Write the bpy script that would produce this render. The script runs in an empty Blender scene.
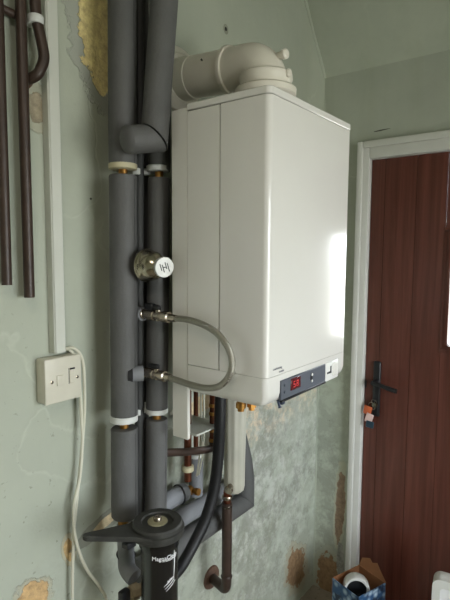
import bpy, bmesh, math, random
from mathutils import Vector, Matrix
S = bpy.context.scene
COL = S.collection
PI = math.pi
random.seed(4)

# ---------------------------------------------------------------- camera
cd = bpy.data.cameras.new('camera'); cam = bpy.data.objects.new('camera', cd); COL.objects.link(cam)
FPX = 497.3
cd.sensor_fit = 'HORIZONTAL'; cd.sensor_width = 36.0; cd.lens = 36.0*FPX/450.0
cd.clip_start = 0.02; cd.clip_end = 60
_y, _p, _r = math.radians(37.64), math.radians(5.36), math.radians(.33)
F = Vector((math.cos(_y)*math.cos(_p), math.sin(_y)*math.cos(_p), -math.sin(_p)))
R0 = Vector((math.sin(_y), -math.cos(_y), 0)); U0 = R0.cross(F)
R = R0*math.cos(_r)+U0*math.sin(_r); U = -R0*math.sin(_r)+U0*math.cos(_r)
m = Matrix.Identity(4)
for i in range(3):
    m[i][0] = R[i]; m[i][1] = U[i]; m[i][2] = -F[i]
m[2][3] = 1.6
cam.matrix_world = m
S.camera = cam
# ---------------------------------------------------------------- world, windows' daylight, exposure
w = bpy.data.worlds.new('daylight'); S.world = w; w.use_nodes = True
nt = w.node_tree; nt.nodes.clear()
tc = nt.nodes.new('ShaderNodeTexCoord'); sx = nt.nodes.new('ShaderNodeSeparateXYZ')
cr = nt.nodes.new('ShaderNodeValToRGB'); bg = nt.nodes.new('ShaderNodeBackground'); wo = nt.nodes.new('ShaderNodeOutputWorld')
mr = nt.nodes.new('ShaderNodeMapRange'); mr.inputs['From Min'].default_value = -1; mr.inputs['From Max'].default_value = 1
nt.links.new(tc.outputs['Generated'], sx.inputs[0]); nt.links.new(sx.outputs['Z'], mr.inputs['Value'])
nt.links.new(mr.outputs[0], cr.inputs[0]); nt.links.new(cr.outputs[0], bg.inputs[0]); nt.links.new(bg.outputs[0], wo.inputs[0])
cr.color_ramp.elements[0].position = .0; cr.color_ramp.elements[0].color = (.30, .31, .28, 1)
cr.color_ramp.elements[1].position = 1.; cr.color_ramp.elements[1].color = (.86, .93, 1., 1)
e = cr.color_ramp.elements.new(.47); e.color = (.52, .53, .50, 1)
e = cr.color_ramp.elements.new(.52); e.color = (.89, .95, 1., 1)
bg.inputs[1].default_value = 13.0
def area(name, loc, rot, sx_, sy_, power, col, portal=False):
    l = bpy.data.lights.new(name, 'AREA'); l.shape = 'RECTANGLE'; l.size = sx_; l.size_y = sy_; l.energy = power; l.color = col
    if portal: l.cycles.is_portal = True
    o = bpy.data.objects.new(name, l); COL.objects.link(o); o.location = loc; o.rotation_euler = rot; return o
# portals guide daylight through the openings; the left opening is added for light
area('portal_right', (0.775, -1.62, 1.35), (math.radians(90), 0, 0), 1.44, 1.28, 1, (1, 1, 1), True)
area('portal_added_window', (-0.24, 1.12, 1.43), (math.radians(-90), 0, 0), 1.3, .64, 1, (1, 1, 1), True)
area('portal_door', (2.16, 0.357, 1.46), (0, math.radians(90), 0), .44, .27, 1, (1, 1, 1), True)
area('warm_fill_light', (-0.55, -0.35, 2.72), (0, 0, 0), .3, .3, 11, (1, .90, .78))  # warm fill added out of view to brighten the boiler's side
S.view_settings.view_transform = 'Standard'
try: S.view_settings.look = 'None'
except Exception: pass
S.view_settings.gamma = 1; S.view_settings.use_curve_mapping = False
S.view_settings.exposure = 0.26

# ---------------------------------------------------------------- materials
def lin(c):
    return tuple(((v/255)/12.92 if v/255 <= .04045 else ((v/255+.055)/1.055)**2.4) for v in c) + (1,)
class N:
    """small node-tree writer"""
    def __init__(s, name):
        s.m = bpy.data.materials.new(name); s.m.use_nodes = True; s.t = s.m.node_tree; s.b = s.t.nodes['Principled BSDF']
        s.tc = s.t.nodes.new('ShaderNodeTexCoord')
    def n(s, kind, **kw):
        x = s.t.nodes.new(kind)
        for k, v in kw.items(): setattr(x, k, v)
        return x
    def link(s, a, b): s.t.links.new(a, b)
    def set(s, inp, v):
        if isinstance(v, (int, float)): inp.default_value = v
        elif isinstance(v, tuple): inp.default_value = v
        else: s.link(v, inp)
    def math(s, op, a, b=0., c=None):
        x = s.n('ShaderNodeMath', operation=op); s.set(x.inputs[0], a); s.set(x.inputs[1], b)
        if c is not None: s.set(x.inputs[2], c)
        return x.outputs[0]
    def noise(s, scale, detail=4, rough=.55, vec=None, dist=0.):
        x = s.n('ShaderNodeTexNoise'); x.inputs['Scale'].default_value = scale; x.inputs['Detail'].default_value = detail
        x.inputs['Roughness'].default_value = rough; x.inputs['Distortion'].default_value = dist
        s.link(vec if vec is not None else s.tc.outputs['Object'], x.inputs['Vector']); return x.outputs['Fac']
    def mapr(s, v, a, b, c=0., d=1., smooth=False):
        x = s.n('ShaderNodeMapRange'); x.clamp = True
        if smooth: x.interpolation_type = 'SMOOTHSTEP'
        s.set(x.inputs[0], v)
        for i, q in enumerate((a, b, c, d)): x.inputs[i+1].default_value = q
        return x.outputs[0]
    def mix(s, f, a, b, mode='MIX'):
        x = s.n('ShaderNodeMix', data_type='RGBA', blend_type=mode)
        s.set(x.inputs[0], f); s.set(x.inputs[6], a); s.set(x.inputs[7], b); return x.outputs[2]
    def bump(s, h, strength=.3, dist=.01):
        x = s.n('ShaderNodeBump'); x.inputs['Strength'].default_value = strength; x.inputs['Distance'].default_value = dist
        s.link(h, x.inputs['Height']); s.link(x.outputs[0], s.b.inputs['Normal'])
def plain(name, rgb, rough=.5, metal=0., var=.10, scale=18, bump=.0, spec=.5, coat=0., stretch=None, bscale=None):
    q = N(name); q.b.inputs['Roughness'].default_value = rough; q.b.inputs['Metallic'].default_value = metal
    q.b.inputs['Specular IOR Level'].default_value = spec
    if coat: q.b.inputs['Coat Weight'].default_value = coat; q.b.inputs['Coat Roughness'].default_value = .06
    vec = None
    if stretch:
        mp = q.n('ShaderNodeMapping'); q.link(q.tc.outputs['Object'], mp.inputs[0]); mp.inputs['Scale'].default_value = stretch; vec = mp.outputs[0]
    f = q.noise(scale, 5, .6, vec)
    f = q.mapr(f, .3, .7)
    c = lin(rgb); lo = tuple(v*(1-var) for v in c[:3])+(1,); hi = tuple(min(1, v*(1+var)) for v in c[:3])+(1,)
    q.link(q.mix(f, lo, hi), q.b.inputs['Base Color'])
    if bump: q.bump(q.noise(bscale or scale*6, 3, .6, vec), bump, .003)
    return q.m

def wall_material(name, au, patches, rgb=(174, 179, 163), bare=None, streak=0., cracks=.22, speck=1.):
    """old pale green paint; au = which axis runs along the wall; patches = [(a, z, ra, rz, rot, colour, edge)]"""
    q = N(name)
    sp = q.n('ShaderNodeSeparateXYZ'); q.link(q.tc.outputs['Object'], sp.inputs[0])
    A = sp.outputs[au]; Z = sp.outputs['Z']
    big = q.noise(1.7, 5, .6); mid = q.noise(7, 6, .62); fine = q.noise(38, 5, .6)
    c = lin(rgb)
    col = q.mix(q.mapr(big, .32, .68), tuple(v*.88 for v in c[:3])+(1,), tuple(min(1, v*1.08) for v in c[:3])+(1,))
    col = q.mix(q.mapr(mid, .45, .75, 0, .35), col, lin((166, 172, 160)))
    # vertical runs of old damp
    mp = q.n('ShaderNodeMapping'); q.link(q.tc.outputs['Object'], mp.inputs[0]); mp.inputs['Scale'].default_value = (9, 9, .9)
    run = q.noise(1.0, 4, .6, mp.outputs[0])
    col = q.mix(q.mapr(run, .52, .75, 0, .30+streak), col, lin((160, 164, 142)))
    # specks
    spk = q.noise(75, 2, .5)
    zmask = q.mapr(Z, 1.7, .9, .15, 1.)
    col = q.mix(q.math('MULTIPLY', q.mapr(spk, .70, .76, 0, .5*speck), zmask), col, lin((96, 98, 84)))
    wn = q.math('SUBTRACT', q.noise(9, 6, .7), .5); wn2 = q.math('SUBTRACT', q.noise(30, 4, .6), .5)
    warp = q.math('ADD', q.math('MULTIPLY', wn, 2.2), q.math('MULTIPLY', wn2, 1.7))
    def dist(a, z, ra, rz, rot):
        da = q.math('SUBTRACT', A, a); dz = q.math('SUBTRACT', Z, z)
        ca, sa = math.cos(rot), math.sin(rot)
        x = q.math('ADD', q.math('MULTIPLY', da, ca/ra), q.math('MULTIPLY', dz, sa/ra))
        y = q.math('ADD', q.math('MULTIPLY', da, -sa/rz), q.math('MULTIPLY', dz, ca/rz))
        return q.math('SQRT', q.math('ADD', q.math('MULTIPLY', x, x), q.math('MULTIPLY', y, y)))
    height = q.math('ADD', q.math('MULTIPLY', big, .6), q.math('ADD', q.math('MULTIPLY', mid, .35), q.math('MULTIPLY', fine, .10)))
    # broad mottled zones (worn filler showing through)
    if bare:
        for (a, z, ra, rz, colr, amt) in bare:
            d = q.math('ADD', dist(a, z, ra, rz, 0), q.math('MULTIPLY', warp, .8))
            f = q.mapr(d, 1.25, .55, 0, amt, True)
            mott = q.mapr(q.noise(9+7*abs(math.sin(a*9+z*5)), 9, .76, dist=.25), .46, .56)
            col = q.mix(q.math('MULTIPLY', f, mott), col, lin(colr))
    # hairline cracks
    vo = q.n('ShaderNodeTexVoronoi', feature='DISTANCE_TO_EDGE'); vo.inputs['Scale'].default_value = 1.5
    vm = q.n('ShaderNodeVectorMath', operation='ADD'); q.link(q.tc.outputs['Object'], vm.inputs[0])
    nz = q.n('ShaderNodeTexNoise'); nz.inputs['Scale'].default_value = 3; nz.inputs['Detail'].default_value = 5; q.link(q.tc.outputs['Object'], nz.inputs['Vector'])
    vs = q.n('ShaderNodeVectorMath', operation='SCALE'); q.link(nz.outputs['Color'], vs.inputs[0]); vs.inputs['Scale'].default_value = .55
    q.link(vs.outputs[0], vm.inputs[1]); q.link(vm.outputs[0], vo.inputs['Vector'])
    ck = q.math('MULTIPLY', q.mapr(vo.outputs['Distance'], .012, .0, 0, 1), q.mapr(q.noise(2.3, 2), .5, .62))
    col = q.mix(q.math('MULTIPLY', ck, cracks), col, lin((206, 212, 196)))
    height = q.math('SUBTRACT', height, q.math('MULTIPLY', ck, .08))
    rough = .62
    for (a, z, ra, rz, rot, colr, hal) in patches:
        d = q.math('ADD', dist(a, z, ra, rz, rot), q.math('MULTIPLY', warp, .55))
        if hal:
            f = q.mapr(d, hal[1]+.12, hal[1], 0, hal[2])
            col = q.mix(f, col, lin(hal[0])); height = q.math('SUBTRACT', height, q.math('MULTIPLY', f, .4))
        f = q.mapr(d, 1.03, .97)
        cc = lin(colr)
        pc = q.mix(q.mapr(q.noise(45, 6, .7), .35, .65), tuple(v*.78 for v in cc[:3])+(1,), tuple(min(1, v*1.3) for v in cc[:3])+(1,))
        col = q.mix(f, col, pc)
        height = q.math('SUBTRACT', height, q.math('MULTIPLY', f, q.math('ADD', .9, q.math('MULTIPLY', fine, -.9))))
    q.link(col, q.b.inputs['Base Color']); q.b.inputs['Roughness'].default_value = rough
    q.b.inputs['Specular IOR Level'].default_value = .35
    q.bump(height, .75, .012)
    return q.m

M = {}
OCH, BRN, GRY = (236, 212, 150), (150, 122, 92), (150, 152, 140)
M['wall_left'] = wall_material('old_green_wall_paint', 'X', [
    (.842, 2.135, .066, .120, .16, OCH, ((158, 160, 150), 1.4, .7)),
    (1.90, .18, .075, .11, .45, BRN, ((176, 172, 150), 1.25, .8)),
    (.60, .765, .050, .050, .3, (190, 158, 112), ((176, 172, 150), 1.12, .8)),
    (.712, .845, .013, .030, .2, (184, 156, 110), ((186, 176, 146), 1.5, .6)),
    (.845, .872, .060, .013, .25, (200, 184, 150), ((134, 136, 124), 2.0, .85)),
    (1.353, 2.334, .006, .007, 0, (30, 30, 28), ((120, 120, 104), 2.2, .6)),
    (1.27, 1.10, .13, .03, 0, (205, 186, 150), ((196, 196, 178), 1.4, .7)),
    (.655, 1.925, .024, .035, 0, (150, 140, 118), ((170, 168, 148), 1.5, .8)),
    (.80, 1.735, .003, .0025, 0, (60, 60, 52), None),
    (1.30, .80, .010, .016, .2, (120, 108, 90), None),
    ], bare=[(1.6, .75, .5, .5, (206, 208, 200), .75), (1.66, 1.0, .42, .13, (222, 206, 180), 1.), (1.62, .60, .55, .5, (142, 144, 132), .7), (1.85, .5, .25, .5, (196, 204, 190), .6), (.9, .8, .35, .16, (160, 164, 150), .6)])
M['wall_far'] = wall_material('old_green_wall_paint_far', 'Y', rgb=(174, 179, 165), patches=[
    (.918, .44, .022, .17, .03, (150, 128, 108), ((190, 190, 170), 1.3, .9)),
    (.965, .06, .062, .13, 0, BRN, ((176, 178, 160), 1.25, .8)),
    (.908, .17, .020, .10, 0, (150, 150, 144), None),
    (.78, 2.112, .035, .0025, -.06, (84, 84, 74), None),
    ], bare=[(1.0, .8, .14, .8, (196, 206, 190), .6), (.98, .4, .1, .4, (150, 152, 140), .6)])
M['wall'] = wall_material('old_green_wall_paint_rear', 'X', [], cracks=.3)
M['ceiling'] = wall_material('old_green_ceiling_paint', 'Y', [], rgb=(178, 184, 168), cracks=.45, speck=0)
M['ceil_far'] = M['ceiling']
def floor_mat():
    q = N('worn_floor'); vec = q.tc.outputs['Object']
    c = q.mix(q.mapr(q.noise(4, 6), .35, .65), lin((128, 118, 104)), lin((160, 150, 134)))
    c = q.mix(q.mapr(q.noise(60, 3), .6, .7, 0, .5), c, lin((60, 56, 50)))
    q.link(c, q.b.inputs['Base Color']); q.b.inputs['Roughness'].default_value = .6; q.bump(q.noise(30, 5), .2, .004); return q.m
M['floor'] = floor_mat()
def wood(name, a, b):
    q = N(name); mp = q.n('ShaderNodeMapping'); q.link(q.tc.outputs['Object'], mp.inputs[0]); mp.inputs['Scale'].default_value = (30, 30, 1.3)
    g = q.noise(1.0, 7, .65, mp.outputs[0], .6)
    mp2 = q.n('ShaderNodeMapping'); q.link(q.tc.outputs['Object'], mp2.inputs[0]); mp2.inputs['Scale'].default_value = (8, 6, .5)
    g2 = q.noise(1.0, 4, .6, mp2.outputs[0], 1.2)
    c = q.mix(q.mapr(g, .3, .7), lin(a), lin(b)); c = q.mix(q.mapr(g2, .45, .7, 0, .45), c, tuple(v*.7 for v in lin(a)[:3])+(1,))
    q.link(c, q.b.inputs['Base Color']); q.b.inputs['Roughness'].default_value = .24; q.b.inputs['Specular IOR Level'].default_value = .5
    q.bump(g, .12, .002); return q.m
M['door'] = wood('rosewood_foil', (80, 43, 35), (106, 62, 51))
M['upvc'] = plain('white_upvc', (214, 214, 208), .32, var=.03)
M['enamel'] = plain('white_enamel', (216, 214, 208), .20, var=.012, scale=5, spec=.5, coat=.3)
M['enamel_side'] = plain('white_enamel_side', (214, 212, 205), .30, var=.012, scale=5)
M['flue'] = plain('cream_flue_plastic', (220, 215, 202), .42, var=.04, scale=9)
M['grey_panel'] = plain('grey_control_plastic', (84, 89, 98), .4, var=.04)
M['pale_plastic'] = plain('pale_plastic', (222, 222, 218), .35, var=.02)
M['screen'] = plain('dark_red_window', (84, 22, 28), .18, var=.1, scale=90)
q = N('lit_red_digits'); q.b.inputs['Base Color'].default_value = lin((220, 80, 80)); q.b.inputs['Emission Color'].default_value = lin((255, 50, 60)); q.b.inputs['Emission Strength'].default_value = .12; M['led'] = q.m
M['dark'] = plain('dark_plastic', (24, 25, 28), .4)
M['black'] = plain('black_gloss_paint', (9, 9, 10), .26, var=.2, scale=30, coat=.0)
M['rubber'] = plain('black_rubber', (17, 17, 19), .5, bump=.2)
M['foam'] = plain('grey_foam_insulation', (86, 86, 85), .62, var=.10, scale=14, bump=.30, bscale=160)
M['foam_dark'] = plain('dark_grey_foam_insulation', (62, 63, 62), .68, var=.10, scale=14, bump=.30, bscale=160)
M['foam_pale'] = plain('pale_grey_foam_insulation', (122, 124, 128), .6, var=.10, scale=14, bump=.30, bscale=160)
M['seam'] = plain('insulation_slit', (22, 22, 22), .8)
M['copper'] = plain('tarnished_copper', (104, 60, 42), .38, .75, var=.35, scale=22)
M['copper_old'] = plain('brown_painted_pipe', (58, 44, 36), .45, .1, var=.3, scale=20)
M['brass'] = plain('aged_brass', (170, 124, 64), .34, .85, var=.25, scale=40)
M['nickel'] = plain('nickel_plate', (170, 160, 146), .25, .95, var=.15, scale=40)
M['chrome'] = plain('satin_chrome', (176, 168, 150), .20, 1.0, var=.05)
M['clip'] = plain('white_nylon_clip', (206, 208, 204), .45, var=.04)
M['capgrey'] = plain('grey_cap', (178, 178, 174), .35, .2, var=.1, scale=60)
M['clip_old'] = plain('yellowed_nylon_clip', (190, 182, 150), .5, var=.06)
M['pvc'] = plain('white_pvc_trunking', (198, 200, 190), .4, var=.04, scale=6)
M['switch'] = plain('cream_switch_plastic', (204, 200, 184), .35, var=.03)
M['cable'] = plain('cream_flex', (206, 204, 186), .45, var=.04)
M['trap'] = plain('translucent_white_plastic', (182, 180, 166), .35, var=.07, scale=10)
M['card'] = plain('brown_cardboard', (138, 92, 58), .8, var=.12, scale=12)
M['white'] = plain('white_lettering', (232, 232, 232), .5, var=.01)
M['offwhite'] = plain('white_card', (214, 206, 196), .6)
M['label'] = plain('paper_tag', (206, 196, 170), .6, var=.12, scale=60)
M['orange'] = plain('orange_fob', (196, 98, 58), .5, var=.1)
M['pink'] = plain('pale_pink_tag', (226, 196, 190), .5, var=.05)
M['teal'] = plain('dark_blue_tag', (30, 56, 72), .4, var=.2)
M['ink'] = plain('grey_lettering', (140, 142, 146), .5)
M['dull'] = plain('dull_limescaled_brass', (148, 134, 108), .6, .2, var=.25, scale=50)
M['rust'] = plain('rusty_brown_collar', (92, 68, 54), .7, var=.25, scale=60, bump=.3)
M['lidtop'] = plain('dusty_black_cap', (46, 46, 42), .55, var=.35, scale=40)
M['dust'] = plain('dusty_ring', (134, 128, 100), .7, var=.2, scale=60)
def blue_print():
    q = N('blue_printed_card'); v = q.n('ShaderNodeTexVoronoi'); v.inputs['Scale'].default_value = 34; q.link(q.tc.outputs['Object'], v.inputs['Vector'])
    c = q.mix(q.mapr(v.outputs['Distance'], .1, .55), lin((184, 206, 222)), lin((38, 78, 118)))
    c = q.mix(q.mapr(q.noise(22, 5), .5, .6), c, lin((22, 40, 66))); q.link(c, q.b.inputs['Base Color']); q.b.inputs['Roughness'].default_value = .35; return q.m
M['blue'] = blue_print()
def braid():
    q = N('braided_steel'); w1 = q.n('ShaderNodeTexWave'); w1.inputs['Scale'].default_value = 330
    w1.bands_direction = 'DIAGONAL'; q.link(q.tc.outputs['Object'], w1.inputs['Vector'])
    ck = q.n('ShaderNodeTexChecker'); ck.inputs['Scale'].default_value = 420; q.link(q.tc.outputs['Object'], ck.inputs['Vector'])
    c = q.mix(w1.outputs['Fac'], lin((96, 94, 86)), lin((206, 202, 188))); q.link(c, q.b.inputs['Base Color'])
    q.b.inputs['Metallic'].default_value = .8; q.b.inputs['Roughness'].default_value = .34
    q.bump(q.math('ADD', w1.outputs['Fac'], ck.outputs['Fac']), .35, .001); return q.m
M['braid'] = braid()
def glass():
    q = N('clear_window_glass'); t = q.t
    tr = q.n('ShaderNodeBsdfTransparent'); gl = q.n('ShaderNodeBsdfGlossy'); gl.inputs['Roughness'].default_value = .02
    fr = q.n('ShaderNodeFresnel'); fr.inputs[0].default_value = 1.45; mx = q.n('ShaderNodeMixShader')
    q.link(fr.outputs[0], mx.inputs[0]); q.link(tr.outputs[0], mx.inputs[1]); q.link(gl.outputs[0], mx.inputs[2])
    t.links.new(mx.outputs[0], t.nodes['Material Output'].inputs['Surface']); return q.m
M['glass'] = glass()

# ---------------------------------------------------------------- mesh helpers (all take world coordinates)
def ring_frames(pts):
    n = len(pts); tang = []
    for i in range(n):
        a = pts[max(i-1, 0)]; b = pts[min(i+1, n-1)]; tang.append((b-a).normalized())
    up = Vector((0, 0, 1)) if abs(tang[0].z) < .9 else Vector((1, 0, 0))
    x = tang[0].cross(up).normalized(); out = []
    for t in tang:
        x = (x-t*x.dot(t)).normalized(); out.append((x, t.cross(x)))
    return out
def fillet(pts, r, seg=7):
    """round the corners of a polyline"""
    pts = [Vector(p) for p in pts]; out = [pts[0]]
    for i in range(1, len(pts)-1):
        a, b, c = pts[i-1], pts[i], pts[i+1]; u = (a-b); v = (c-b)
        d = min(r, u.length*.49, v.length*.49); p0 = b+u.normalized()*d; p1 = b+v.normalized()*d
        for k in range(seg+1):
            t = k/seg; out.append(p0*(1-t)**2+b*2*t*(1-t)+p1*t*t)
    out.append(pts[-1]); return out
def smooth_path(pts, seg=8):
    pts = [Vector(p) for p in pts]; P = [pts[0]*2-pts[1]]+pts+[pts[-1]*2-pts[-2]]; out = []
    for i in range(1, len(P)-2):
        for k in range(seg):
            t = k/seg; a, b, c, d = P[i-1], P[i], P[i+1], P[i+2]
            out.append(.5*((2*b)+(c-a)*t+(2*a-5*b+4*c-d)*t*t+(3*b-a-3*c+d)*t**3))
    out.append(pts[-1]); return out
def tube(bm, pts, r, n=20, caps=True, inner=None):
    pts = [Vector(p) for p in pts]; fr = ring_frames(pts); rr = r if isinstance(r, (list, tuple)) else [r]*len(pts)
    rings = []
    for p, (x, y), q in zip(pts, fr, rr):
        rings.append([bm.verts.new(p+x*math.cos(2*PI*k/n)*q+y*math.sin(2*PI*k/n)*q) for k in range(n)])
    for a, b in zip(rings, rings[1:]):
        for k in range(n): bm.faces.new((a[k], a[(k+1) % n], b[(k+1) % n], b[k]))
    if caps: bm.faces.new(rings[0][::-1]); bm.faces.new(rings[-1])
    return bm
def lathe(bm, base, axis, prof, n=32):
    """prof = [(distance along axis, radius)]"""
    base = Vector(base); ax = Vector(axis).normalized(); up = Vector((0, 0, 1)) if abs(ax.z) < .9 else Vector((1, 0, 0))
    x = ax.cross(up).normalized(); y = ax.cross(x); rings = []
    for d, r in prof:
        c = base+ax*d
        if r < 1e-6: rings.append([bm.verts.new(c)])
        else: rings.append([bm.verts.new(c+x*math.cos(2*PI*k/n)*r+y*math.sin(2*PI*k/n)*r) for k in range(n)])
    for a, b in zip(rings, rings[1:]):
        for k in range(n):
            j = (k+1) % n
            if len(a) == 1 and len(b) == 1: continue
            if len(a) == 1: bm.faces.new((a[0], b[k], b[j]))
            elif len(b) == 1: bm.faces.new((a[k], a[j], b[0]))
            else: bm.faces.new((a[k], a[j], b[j], b[k]))
    if len(rings[0]) > 1: bm.faces.new(rings[0][::-1])
    if len(rings[-1]) > 1: bm.faces.new(rings[-1])
    return bm
def box(bm, lo, hi, bev=0., seg=2, mat=None):
    t = bmesh.new()
    bmesh.ops.create_cube(t, size=1)
    for v in t.verts:
        v.co = Vector([lo[i]+(v.co[i]+.5)*(hi[i]-lo[i]) for i in range(3)])
    if bev: bmesh.ops.bevel(t, geom=list(t.edges), offset=bev, segments=seg, profile=.5, affect='EDGES')
    if mat is not None: t.transform(mat)
    me = bpy.data.meshes.new('t'); t.to_mesh(me); t.free(); bm.from_mesh(me); bpy.data.meshes.remove(me); return bm
def prism(bm, poly, axis, a0, a1, bev=0., seg=2):
    """poly in the two other axes, extruded along axis between a0 and a1"""
    t = bmesh.new(); i = 'XYZ'.index(axis); o = [k for k in range(3) if k != i]
    def mk(p, a):
        c = [0, 0, 0]; c[o[0]] = p[0]; c[o[1]] = p[1]; c[i] = a; return t.verts.new(c)
    A = [mk(p, a0) for p in poly]; B = [mk(p, a1) for p in poly]; n = len(poly)
    t.faces.new(A[::-1]); t.faces.new(B)
    for k in range(n): t.faces.new((A[k], A[(k+1) % n], B[(k+1) % n], B[k]))
    bmesh.ops.recalc_face_normals(t, faces=t.faces)
    if bev: bmesh.ops.bevel(t, geom=list(t.edges), offset=bev, segments=seg, profile=.5, affect='EDGES')
    me = bpy.data.meshes.new('t'); t.to_mesh(me); t.free(); bm.from_mesh(me); bpy.data.meshes.remove(me); return bm
ROOT = {}
def obj(name, bm, mat, parent=None, smooth=True, origin=None, label=None):
    bmesh.ops.recalc_face_normals(bm, faces=bm.faces)
    me = bpy.data.meshes.new(name)
    if parent is not None: off = ROOT[parent.name]
    else: off = Vector(origin) if origin is not None else Vector((0, 0, 0))
    for v in bm.verts: v.co -= off
    bm.to_mesh(me); bm.free(); me.materials.append(M[mat] if isinstance(mat, str) else mat)
    if smooth:
        me.polygons.foreach_set('use_smooth', [True]*len(me.polygons))
        try: me.set_sharp_from_angle(angle=math.radians(38))
        except Exception: pass
    o = bpy.data.objects.new(name, me); COL.objects.link(o)
    if parent is not None: o.parent = parent
    else: o.location = off
    ROOT[o.name] = off
    if label: o['label'] = label
    return o
def thing(name, label, cat, loc, group=None):
    o = bpy.data.objects.new(name, None); o.empty_display_size = .05; COL.objects.link(o); o.location = loc
    o['label'] = label; o['category'] = cat
    if group: o['group'] = group
    ROOT[o.name] = Vector(loc); return o
def tag(o, label, cat, group=None):
    o['label'] = label; o['category'] = cat
    if group: o['group'] = group
    return o
def struct(name, bm, mat, parent=None, smooth=False):
    o = obj(name, bm, mat, parent, smooth)
    if parent is None: o['kind'] = 'structure'
    return o
nb = bmesh.new
def text_bm(s, size, place, extrude=.0004):
    """text turned into mesh; place maps (x, y, z of the flat text) to a world point"""
    cu = bpy.data.curves.new('t', 'FONT'); cu.body = s; cu.size = size; cu.extrude = extrude
    cu.resolution_u = 3; o = bpy.data.objects.new('t', cu); COL.objects.link(o)
    bpy.context.view_layer.update(); me = bpy.data.meshes.new_from_object(o.evaluated_get(bpy.context.evaluated_depsgraph_get()))
    bm = nb(); bm.from_mesh(me); bpy.data.objects.remove(o); bpy.data.curves.remove(cu); bpy.data.meshes.remove(me)
    for v in bm.verts: v.co = Vector(place(v.co.x, v.co.y, v.co.z))
    return bm

# ================================================================= THE ROOM
WY, WX = 1.046, 2.07            # main (left) wall plane, far wall plane
X0, Y0 = -1.7, -1.6             # rear and right walls
ZC = 2.9
T = .12
# left wall; unseen window opening added for light, behind the camera's left
bm = nb(); wx0, wx1, wz0, wz1 = -.9, .42, 1.10, 1.76
box(bm, (X0-T, WY, 0), (wx0, WY+T, ZC)); box(bm, (wx1, WY, 0), (WX+T, WY+T, ZC))
box(bm, (wx0, WY, 0), (wx1, WY+T, wz0)); box(bm, (wx0, WY, wz1), (wx1, WY+T, ZC))
struct('wall_left', bm, 'wall_left')
# far wall with the door opening
dy0, dy1, dz1 = -.04, .862, 2.045
bm = nb()
box(bm, (WX, dy1, 0), (WX+T, WY, ZC)); box(bm, (WX, Y0, 0), (WX+T, dy0, ZC)); box(bm, (WX, dy0, dz1), (WX+T, dy1, ZC))
struct('wall_far', bm, 'wall_far')
# right wall with the big window opening
bm = nb(); a0, a1, b0, b1 = .05, 1.5, .7, 2.0
box(bm, (X0-T, Y0-T, 0), (a0, Y0, ZC)); box(bm, (a1, Y0-T, 0), (WX+T, Y0, ZC))
box(bm, (a0, Y0-T, 0), (a1, Y0, b0)); box(bm, (a0, Y0-T, b1), (a1, Y0, ZC))
struct('wall_right', bm, 'wall')
bm = nb(); box(bm, (X0-T, Y0, 0), (X0, WY, ZC)); struct('wall_near', bm, 'wall')
bm = nb(); box(bm, (X0-T, Y0-T, -.1), (WX+T, WY+T, 0)); struct('floor', bm, 'floor')
# ceiling: sloping down to the far wall
slope = (2.626-2.372)/(WX-1.877); xs = WX-(ZC-2.372)/slope
bm = nb()
prism(bm, [(X0-T, ZC), (xs, ZC), (WX, 2.372), (WX+T, 2.372), (WX+T, ZC+.1), (X0-T, ZC+.1)], 'Y', Y0-T, WY+T)
struct('ceiling', bm, 'ceiling')
# thin painted beads in the corners
bm = nb(); tube(bm, [(WX-.002, WY-.002, .03+.15*k) for k in range(16)], [.0035+.0012*math.sin(k*2.1) for k in range(16)], 8); struct('trim_1', bm, 'ceiling')
bm = nb(); tube(bm, [(WX-.003-t*(WX-xs), WY-.002, 2.372+t*(ZC-2.372)) for t in [k/10 for k in range(11)]], [.006+.002*math.sin(k*1.7) for k in range(11)], 8); struct('trim_2', bm, 'ceiling')
# windows beyond the frame, the left-wall one made up for its light
def window(name, axis, pos, lo, hi, depth):
    fw = .05; bm = nb(); (u0, v0), (u1, v1) = lo, hi
    def bx(a, b, c, d):
        if axis == 'Y': box(bm, (a, pos, b), (c, pos+depth, d), .006)
        else: box(bm, (pos, a, b), (pos+depth, c, d), .006)
    bx(u0, v0, u1, v0+fw); bx(u0, v1-fw, u1, v1); bx(u0, v0+fw, u0+fw, v1-fw); bx(u1-fw, v0+fw, u1, v1-fw)
    o = struct(name, bm, 'upvc')
    g = nb(); p = pos+depth*.5
    if axis == 'Y': box(g, (u0+fw, p-.002, v0+fw), (u1-fw, p+.002, v1-fw))
    else: box(g, (p-.002, u0+fw, v0+fw), (p+.002, u1-fw, v1-fw))
    obj('window_glass', g, 'glass', o, False)
window('window_1', 'Y', Y0-.09, (a0, b0), (a1, b1), .06)
window('added_window', 'Y', WY+.03, (wx0, wz0), (wx1, wz1), .06)  # invented window, kept to throw light on the boiler's left side

# ---------------------------------------------------------------- door 1 with its frame
bm = nb(); FT = .066
def frame_piece(lo, hi): box(bm, lo, hi, .006, 2)
frame_piece((WX-.022, dy1-.040, 0), (WX+.07, dy1+.006, dz1+.020))
frame_piece((WX-.022, dy0-.020, 0), (WX+.07, dy0+.046, dz1+.020))
frame_piece((WX-.022, dy0+.046, dz1-.048), (WX+.07, dy1-.040, dz1+.020))
struct('trim_3', bm, 'upvc', smooth=True)
bm = nb()                                # raised outer lip of the door frame
box(bm, (WX-.034, dy1-.014, 0), (WX-.020, dy1+.011, dz1+.024), .005); box(bm, (WX-.034, dy0-.024, 0), (WX-.020, dy0+.008, dz1+.024), .005)
box(bm, (WX-.034, dy0+.008, dz1-.004), (WX-.020, dy1-.014, dz1+.024), .005)
struct('trim_4', bm, 'upvc', smooth=True)
dl, dr = dy1-.042, dy0+.048              # door leaf
DX = WX+.004                             # leaf face
py0, py1, pz0, pz1 = .225, .488, 1.24, 1.68
bm = nb()
edges = [dl, .722, .631, .535]
gaps = .0011
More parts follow.
